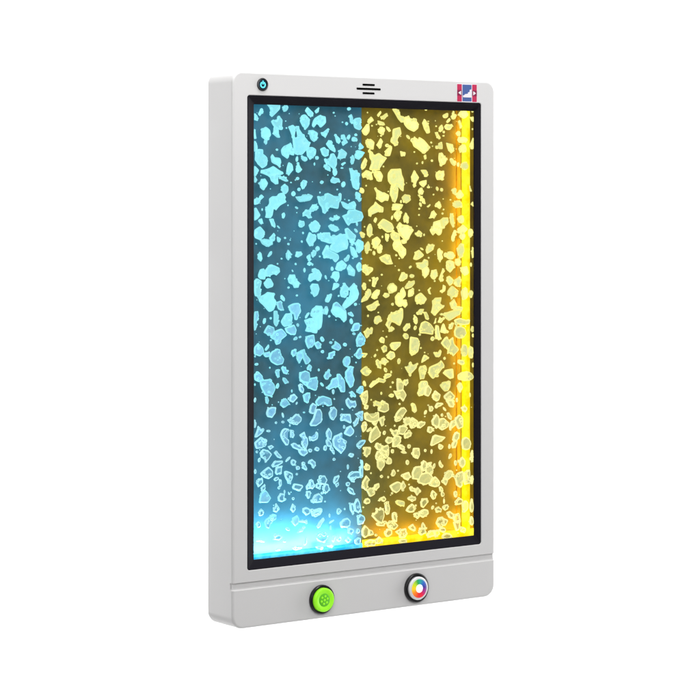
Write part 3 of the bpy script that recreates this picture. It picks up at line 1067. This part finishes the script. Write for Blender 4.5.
150,500 190,460 225,500 220,530 160,540
e 430 510 40 22
e 160 450 14 10
'''
def smooth_outline(pts, rounds=2):
    for _ in range(rounds):
        k_ = 0.18 if _ == 0 else 0.25
        q = []
        for i in range(len(pts)):
            a, b = pts[i], pts[(i + 1) % len(pts)]
            k = k_
            q += [(a[0] * (1 - k) + b[0] * k, a[1] * (1 - k) + b[1] * k), (a[0] * k + b[0] * (1 - k), a[1] * k + b[1] * (1 - k))]
        pts = q
    return pts
def area(pts):
    return 0.5 * sum(pts[i - 1][0] * pts[i][1] - pts[i][0] * pts[i - 1][1] for i in range(len(pts)))
outlines = []
ox = oy = 0
for ln in T.strip().splitlines():
    ln = ln.strip()
    if not ln: continue
    if ln[0] == '@':
        ox, oy = map(float, ln[1:].split(',')); continue
    bright = ln[0] == 'b'; ln = ln.lstrip('b')
    if ln[0] == 'e':
        v = list(map(float, ln[1:].split())); cx_, cy_, rx, ry = v[:4]; an = math.radians(v[4]) if len(v) > 4 else 0
        n = 6 if max(rx, ry) < 14 else 8
        off = random.uniform(0, 6.28); pts = []
        for k in range(n):
            t = off + 2 * PI * k / n; j = random.uniform(0.92, 1.22)
            x, y = rx * j * math.cos(t), ry * j * math.sin(t)
            pts.append((cx_ + x * math.cos(an) - y * math.sin(an), cy_ + x * math.sin(an) + y * math.cos(an)))
    else:
        pts = [tuple(map(float, p.split(','))) for p in ln.split()]
    pts = [(ox + x / 10, oy + y / 10) for x, y in pts]
    if area(pts) < 0: pts = pts[::-1]
    if abs(area(pts)) > 5:      # uneven edge: split the sides and shake the new corners
        q = []
        for i in range(len(pts)):
            p0, p1 = pts[i], pts[(i + 1) % len(pts)]; q.append(p0)
            d = math.hypot(p1[0] - p0[0], p1[1] - p0[1])
            if d > 2.2:
                s = random.uniform(-0.32, 0.42); nx, ny = (p1[1] - p0[1]) / d, -(p1[0] - p0[0]) / d; u = random.uniform(.35, .65)
                q.append((p0[0] + (p1[0] - p0[0]) * u + nx * s, p0[1] + (p1[1] - p0[1]) * u + ny * s))
        pts = q
    outlines.append((abs(area(pts)), smooth_outline(pts, 2), bright, sum(p[0] for p in pts) / len(pts)))
lobes = []
for ar, pts, br, hue in outlines:
    if ar > 16:
        for k in range(min(9, int(2 + ar / 12))):
            i = random.randrange(len(pts)); px_, py_ = pts[i]
            cx_ = sum(p[0] for p in pts) / len(pts); cy_ = sum(p[1] for p in pts) / len(pts)
            u = random.uniform(0.0, 0.35 if ar < 60 else 0.75); x = px_ + (cx_ - px_) * u; y = py_ + (cy_ - py_) * u
            r1 = random.uniform(0.7, 1.7) * (1.25 if ar > 60 else 1); r2 = r1 * random.uniform(.55, 1); an = random.uniform(0, PI); n = random.choice((5, 6, 7))
            q = []
            for s in range(n):
                t = 2 * PI * s / n; j = random.uniform(.8, 1.2); X, Y = r1 * j * math.cos(t), r2 * j * math.sin(t)
                q.append((x + X * math.cos(an) - Y * math.sin(an), y + X * math.sin(an) + Y * math.cos(an)))
            if min(p[0] for p in q) > 254.5 and max(p[0] for p in q) < 473.5: lobes.append((abs(area(q)), smooth_outline(q, 2), br, hue))
outlines += lobes
# specks between the big ones, as the photo shows many too small to trace
for k in range(150):
    x, y = random.uniform(256, 472), random.uniform(112, 535); r = random.uniform(0.25, 0.6)
    outlines.append((r * r * 3, [(x + r * math.cos(t) * random.uniform(.8, 1.2), y + r * math.sin(t) * random.uniform(.8, 1.2)) for t in [2 * PI * i / 7 for i in range(7)]], False, x))
outlines.sort(key=lambda a: -a[0])

MI = ['cy_rim', 'cy_rim_soft', 'cy0', 'cy1', 'cy2', 'cy3', 'am_rim', 'am_rim_soft', 'am0', 'am1', 'am2', 'am3']
def bubble(bm, pts, y, bright, hue, rel=None):
    """one flat pebble of air: rounded emissive rim, softly domed middle, real thickness"""
    cxp = sum(p[0] for p in pts) / len(pts); cyp = sum(p[1] for p in pts) / len(pts)
    amber = hue > 361.75
    # height in the tank decides how clear it is (overexposed look of the upper ones put in as emission)
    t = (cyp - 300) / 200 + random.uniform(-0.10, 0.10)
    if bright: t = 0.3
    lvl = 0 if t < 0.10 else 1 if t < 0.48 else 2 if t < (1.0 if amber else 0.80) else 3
    n = len(pts)
    ar = abs(area(pts)); size = math.sqrt(ar / PI)
    grow = 0.16 if size > 1.2 else 0.1
    rim = min((1.05, 0.75, 0.95, 1.05)[lvl], size * 0.34) + grow * .8
    def ins(d):
        out = []
        for i in range(n):
            a, b, c = pts[i - 1], pts[i], pts[(i + 1) % n]
            tx, ty = c[0] - a[0], c[1] - a[1]; l = math.hypot(tx, ty) or 1
            nx, ny = -ty / l, tx / l
            out.append((b[0] + nx * d, b[1] + ny * d))
        return out
    th = min(0.0022, 0.0022 * size / 4 + 0.0004)
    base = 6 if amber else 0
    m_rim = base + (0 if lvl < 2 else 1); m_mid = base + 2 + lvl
    def V(q, yy):
        x, z = P(q[0], q[1], y)
        return bm.verts.new((x - (rel[0] if rel else 0), yy, z - (rel[1] if rel else 0)))
    yo = 0 if rel else y
    layers = [(ins(-grow), yo + th * .0), (ins(rim * 0.35), yo - th * .75), (ins(rim * 0.95), yo - th), (ins(rim * 1.25), yo - th * .8)]
    rows = [[V(q, yy) for q in lp] for lp, yy in layers]
    mids = [m_rim, m_rim, m_rim]
    for (a, b), mi in zip(zip(rows[:-1], rows[1:]), mids):
        for i in range(n):
            try: bm.faces.new((a[i], a[(i + 1) % n], b[(i + 1) % n], b[i])).material_index = mi
            except ValueError: pass
    mid = (cxp, cyp)
    c = V(mid, yo - th * .85)
    simple = all(((p[0] - mid[0]) ** 2 + (p[1] - mid[1]) ** 2) > 0 for p in pts)
    f = bm.faces.new(rows[-1]); f.material_index = m_mid
    bm.verts.remove(c)
    return amber, lvl

NB = 100
used = 0
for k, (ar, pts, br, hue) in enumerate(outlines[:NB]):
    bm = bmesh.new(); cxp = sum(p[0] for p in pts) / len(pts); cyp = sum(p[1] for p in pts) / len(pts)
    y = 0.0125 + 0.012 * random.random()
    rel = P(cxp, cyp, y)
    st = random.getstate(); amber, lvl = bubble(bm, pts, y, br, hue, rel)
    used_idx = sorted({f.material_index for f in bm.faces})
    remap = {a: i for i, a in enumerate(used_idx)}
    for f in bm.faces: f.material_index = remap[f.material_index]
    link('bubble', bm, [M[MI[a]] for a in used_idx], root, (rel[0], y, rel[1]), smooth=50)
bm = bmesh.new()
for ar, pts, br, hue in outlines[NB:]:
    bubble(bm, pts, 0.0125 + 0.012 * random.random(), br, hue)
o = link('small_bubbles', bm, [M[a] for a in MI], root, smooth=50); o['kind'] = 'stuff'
# ------------------------------------------------------------------ controls
SC = F_PX / Z0
def at(px, py, y=0.0):
    x, z = P(px, py, y); return (x, 0.0, z)
# green push button
def knob(name, px, py, label):
    x, z = P(px, py); e = bpy.data.objects.new(name, None); C.objects.link(e); e.parent = root; e.location = (x, 0, z); e['label'] = label
    return e
def button_ring(parent, R):
    bm = bmesh.new()
    lathe(bm, [(R * .98, 0.002), (R * 1.0, -0.0008), (R * 1.0, -0.0040), (R * .985, -0.0052), (R * .95, -0.0060), (R * .86, -0.0063), (R * .845, -0.0050), (R * .83, -0.0030)])
    return link('button_ring', bm, M['rubber'], parent)
sc = lambda px: (px / F_PX) * (Z0 + 0.5 * W * math.sin(TH) * 0.7)      # photo pixels of height to metres there
g = knob('push_button', 320.9, 599.2, 'round green push button in a black ring')
button_ring(g, 0.0241)
bm = bmesh.new(); r = 0.0196
lathe(bm, [(r, -0.003), (r, -0.0098), (r * .985, -0.0106), (r * .95, -0.0112), (r * .88, -0.0115), (r * .76, -0.0113), (r * .60, -0.0104), (r * .56, -0.0100)])
link('button_cap', bm, M['cap_green'], g)
bm = bmesh.new()
lathe(bm, [(r * .555, -0.0090), (r * .55, -0.0103), (r * .50, -0.0107), (r * .3, -0.0108), (r * .02, -0.0108)], n=48)
cen = link('cap_centre', bm, M['cap_green2'], g)
bm = bmesh.new()   # moulded pattern on the centre: small flower like relief of the photo's worn mark
for k in range(6):
    a = 2 * PI * k / 6 + .3
    lathe(bm, [(r * .10, -0.0100), (r * .10, -0.0110), (r * .07, -0.0112)], n=14, cx=r * .32 * math.cos(a), cz=r * .32 * math.sin(a))
lathe(bm, [(r * .11, -0.0100), (r * .11, -0.0110), (r * .07, -0.0112)], n=14)
link('embossed_mark', bm, M['cap_green'], cen).matrix_parent_inverse = Matrix()
# colour selector button
g = knob('colour_button', 415.6, 587.7, 'white button with a rainbow colour ring')
button_ring(g, 0.0250)
bm = bmesh.new(); r = 0.0198
lathe(bm, [(r, -0.003), (r, -0.0082), (r * .98, -0.0090), (r * .94, -0.0096), (r * .86, -0.0099), (r * .72, -0.0100)])
cap = link('button_cap', bm, M['cap_white'], g)
bm = bmesh.new()
lathe(bm, [(r * .80, -0.0092), (r * .80, -0.0103), (r * .77, -0.0106), (r * .34, -0.0106)])
link('colour_ring', bm, M['wheel'], cap)
bm = bmesh.new()
lathe(bm, [(r * .36, -0.0098), (r * .36, -0.0109), (r * .32, -0.0112), (r * .1, -0.0113)])
link('button_core', bm, M['cap_core'], cap)
# power button
g = knob('power_button', 262.4, 84.6, 'small round power button lit cyan')
r = 0.0107
bm = bmesh.new()
lathe(bm, [(r, 0.001), (r, -0.0010), (r * .96, -0.0018), (r * .88, -0.0021), (r * .80, -0.0017), (r * .78, -0.0011)])
link('button_ring', bm, M['black'], g)
bm = bmesh.new()
lathe(bm, [(r * .80, 0.0), (r * .79, -0.0012), (r * .6, -0.0015), (r * .02, -0.0016)], n=48)
f = link('button_cap', bm, M['power_face'], g)
bm = bmesh.new()      # power sign: open ring and a bar
ro, ri, q = r * .50, r * .30, 36
g0, g1 = math.radians(90 + 26), math.radians(90 + 334)
pts = [(ro * math.cos(g0 + (g1 - g0) * k / q), ro * math.sin(g0 + (g1 - g0) * k / q)) for k in range(q + 1)] + \
      [(ri * math.cos(g1 + (g0 - g1) * k / q), ri * math.sin(g1 + (g0 - g1) * k / q)) for k in range(q + 1)]
a_ = [bm.verts.new((x, -0.0014, z - r * .04)) for x, z in pts]; b_ = [bm.verts.new((x, -0.0019, z - r * .04)) for x, z in pts]
m_ = q + 1
for k in range(q):
    for rr_, s in ((b_, 1), (a_, -1)):
        vs = (rr_[k], rr_[k + 1], rr_[2 * m_ - 2 - k], rr_[2 * m_ - 1 - k]); bm.faces.new(vs if s > 0 else vs[::-1])
for k in range(len(pts)):
    bm.faces.new((a_[k], a_[(k + 1) % len(pts)], b_[(k + 1) % len(pts)], b_[k]))
prism(bm, [(-r * .085, r * .02), (r * .085, r * .02), (r * .085, r * .60), (-r * .085, r * .60)], -0.0014, -0.0019)
link('power_symbol', bm, M['power_glow'], f)
# speaker slots: shallow dark inlays with a rim
def slot(x0, y0_, x1, y1_, th):
    bm = bmesh.new(); a = P(x0, y0_); b = P(x1, y1_); h = th / SC * 0.53
    zc_ = (a[1] + b[1]) / 2
    loft(bm, [inset_rr(a[0], b[0], zc_ - h, zc_ + h, h * .9, 0, 0.003, 5), inset_rr(a[0], b[0], zc_ - h, zc_ + h, h * .9, 0, -0.0003, 5)])
    link('speaker_slot', bm, M['slot'], root)
slot(362.5, 84.6, 374.7, 85.1, 1.95); slot(356.5, 88.5, 380.6, 89.5, 2.0); slot(362.5, 93.1, 374.5, 93.5, 1.95)
# printed badge top right
bx0, bz1 = P(457.0, 84.0); bx1, _ = P(476.6, 90); _, bz0 = P(457.0, 101.4)
bw, bh = bx1 - bx0, bz1 - bz0
bm = bmesh.new()
loft(bm, [inset_rr(bx0 - .0008, bx1 + .0008, bz0 - .0008, bz1 + .0008, .0015, 0, y, 4) for y in (0.0005, -0.0004)])
badge = link('badge', bm, M['badge_white'], root); badge['label'] = 'square red and blue sign with white arrows and rising bars'
def quad(name, u0, u1, v0, v1, y, m):
    bm = bmesh.new(); loft(bm, [inset_rr(bx0 + bw * u0, bx0 + bw * u1, bz0 + bh * v0, bz0 + bh * v1, .0006, 0, yy, 3) for yy in (-0.0002, y)])
    return link(name, bm, m, badge)
quad('red_band', 0.0, 0.235, 0.0, 1.0, -0.0006, M['badge_red']); quad('red_band', 0.765, 1.0, 0.0, 1.0, -0.0006, M['badge_red'])
quad('blue_field', 0.27, 0.73, 0.02, 0.98, -0.0006, M['badge_blue'])
def tri(name, pts, m, y=-0.0010):
    bm = bmesh.new(); prism(bm, [(bx0 + bw * u, bz0 + bh * v) for u, v in pts], -0.0004, y); return link(name, bm, m, badge, smooth=0)
tri('arrow_field', [(0.0, .34), (.235, .34), (.235, .66), (0.0, .66)], M['badge_dark'], -0.0008)
tri('arrow_field', [(.765, .34), (1.0, .34), (1.0, .66), (.765, .66)], M['badge_dark'], -0.0008)
tri('arrow', [(0.05, .50), (.19, .38), (.19, .62)], M['badge_white'])
tri('arrow', [(0.95, .50), (.81, .62), (.81, .38)], M['badge_white'])
bars = [(0.29, .08 + .0), (0.38, .16), (0.47, .20), (0.56, .30), (0.64, .45)]
bm = bmesh.new()
for (u, h_) in [(.29, .10), (.375, .17), (.46, .19), (.545, .29), (.63, .44)]:
    prism(bm, [(bx0 + bw * u, bz0 + bh * .25), (bx0 + bw * (u + .0845), bz0 + bh * .25), (bx0 + bw * (u + .0845), bz0 + bh * (.25 + h_ + .03)), (bx0 + bw * u, bz0 + bh * (.25 + h_))], -0.0004, -0.0010)
link('rising_bars', bm, M['badge_white'], badge, smooth=0)

# ------------------------------------------------------------------ lamps added inside the tank to strengthen the light strips' glow
def area_lamp(name, loc, rot, sx_, sy_, power, col, parent=None, spread=PI):
    l = bpy.data.lights.new(name, 'AREA'); l.shape = 'RECTANGLE'; l.size = sx_; l.size_y = sy_; l.energy = power; l.color = col[:3]; l.spread = spread
    o = bpy.data.objects.new(name, l); C.objects.link(o); o.location = loc; o.rotation_euler = rot
    if parent: o.parent = parent
    return o
# local -z of an area lamp is its beam
zl = zc + hb
BW = sxb - tx0
def strip_lamp(name, loc, beam, length_axis, length, wid, power, col):
    z = -Vector(beam).normalized(); x = Vector(length_axis); y = z.cross(x).normalized(); x = y.cross(z)
    m = Matrix((x, y, z)).transposed()
    return area_lamp(name, loc, m.to_euler(), length, wid, power, col)
strip_lamp('blue_strip_lamp', ((tx0 + sxb) / 2 - .014, 0.0125, zc + .003), (0, 0.25, 1), (1, 0, 0), BW - .03, 0.005, 2.9, (0.17, 0.66, 1.0))
strip_lamp('amber_strip_lamp', ((tx1 + sxb) / 2, 0.016, zc + .006), (0, 0.4, 1), (1, 0, 0), tx1 - sxb, 0.006, 0.5, (1.0, 0.50, 0.01))
strip_lamp('side_strip_lamp', (x1s - hw * 0.9, 0.016, (wbz + wtz) / 2), (-0.55, 1, 0), (0, 0, 1), wtz - wbz, 0.006, 0.8, (1.0, 0.52, 0.01))

# ------------------------------------------------------------------ backdrop
bm = bmesh.new()
prof = []
yb2 = 2.2
for (u, z) in [(-1.2, -1.35), (yb2 - 0.8, -1.35)]: prof.append((u, z))
for k in range(1, 13):
    a = PI / 2 * k / 12; prof.append((yb2 - .8 + .8 * math.sin(a), -1.35 + .8 * (1 - math.cos(a))))
prof.append((yb2, 3.0))
cen_ = Vector((W / 2, 0, 0))
rows = [[bm.verts.new(cen_ + Fv * u + Rv * s + Vector((0, 0, z))) for s in (-3.2, 3.2)] for u, z in prof]
for a, b in zip(rows[:-1], rows[1:]): bm.faces.new((a[0], a[1], b[1], b[0]))
M['paper'] = mat('white_paper', (0.92, 0.92, 0.92, 1), 0.9, spec=0.1)
bd = link('backdrop', bm, M['paper'], None, smooth=60); bd['kind'] = 'structure'

# ------------------------------------------------------------------ studio light
def aim(name, loc, target, s, power, col=(1, 1, 1), sy=None, spread=PI):
    d = Vector(target) - Vector(loc)
    o = area_lamp(name, loc, d.to_track_quat('-Z', 'Y').to_euler(), s, sy or s, power, col, spread=spread); return o
ctr = Vector((W / 2, 0, H / 2))
bc = ctr + Fv * 2.2
for s in (-1, 1):   # two lamps wash the paper from the sides
    aim('backdrop_lamp', bc - Fv * 1.1 + Rv * s * 2.2 + Vector((0, 0, .1)), bc + Rv * s * 0.3, 1.6, 64, sy=2.4, spread=math.radians(150))
aim('top_lamp', ctr + Vector((-0.1, -0.30, 1.75)), ctr + Vector((0, .02, 0)), 0.8, 28)
aim('key_lamp', ctr + Vector((-0.5, -2.5, 1.3)), ctr, 1.4, 33)
aim('left_lamp', ctr + Vector((-2.0, -1.7, 0.7)), ctr, 1.0, 17)
aim('side_lamp', ctr + Vector((-1.3, 0.15, 1.25)), ctr + Vector((-.3, 0, .35)), 0.5, 2.0, spread=math.radians(120))
w = bpy.data.worlds.new('World'); bpy.context.scene.world = w; w.use_nodes = True
w.node_tree.nodes['Background'].inputs[0].default_value = (1, 1, 1, 1)
w.node_tree.nodes['Background'].inputs[1].default_value = 0.14

# ------------------------------------------------------------------ camera
cd = bpy.data.cameras.new('camera'); cam = bpy.data.objects.new('camera', cd); C.objects.link(cam)
cam.location = CAM; cam.rotation_euler = (PI / 2, 0, -TH)
cd.sensor_width = 36; cd.lens = F_PX / 700 * 36; cd.shift_y = -(350 - HOR) / 700.0; cd.clip_end = 100; cd.clip_start = 0.05
sc_ = bpy.context.scene; sc_.camera = cam
sc_.view_settings.view_transform = 'Standard'; sc_.view_settings.look = 'None'; sc_.view_settings.gamma = 1; sc_.view_settings.exposure = 0
sc_.render.engine = 'CYCLES'; sc_.cycles.use_denoising = True; sc_.cycles.max_bounces = 8; sc_.cycles.transparent_max_bounces = 16
sc_.cycles.caustics_reflective = False; sc_.cycles.caustics_refractive = False
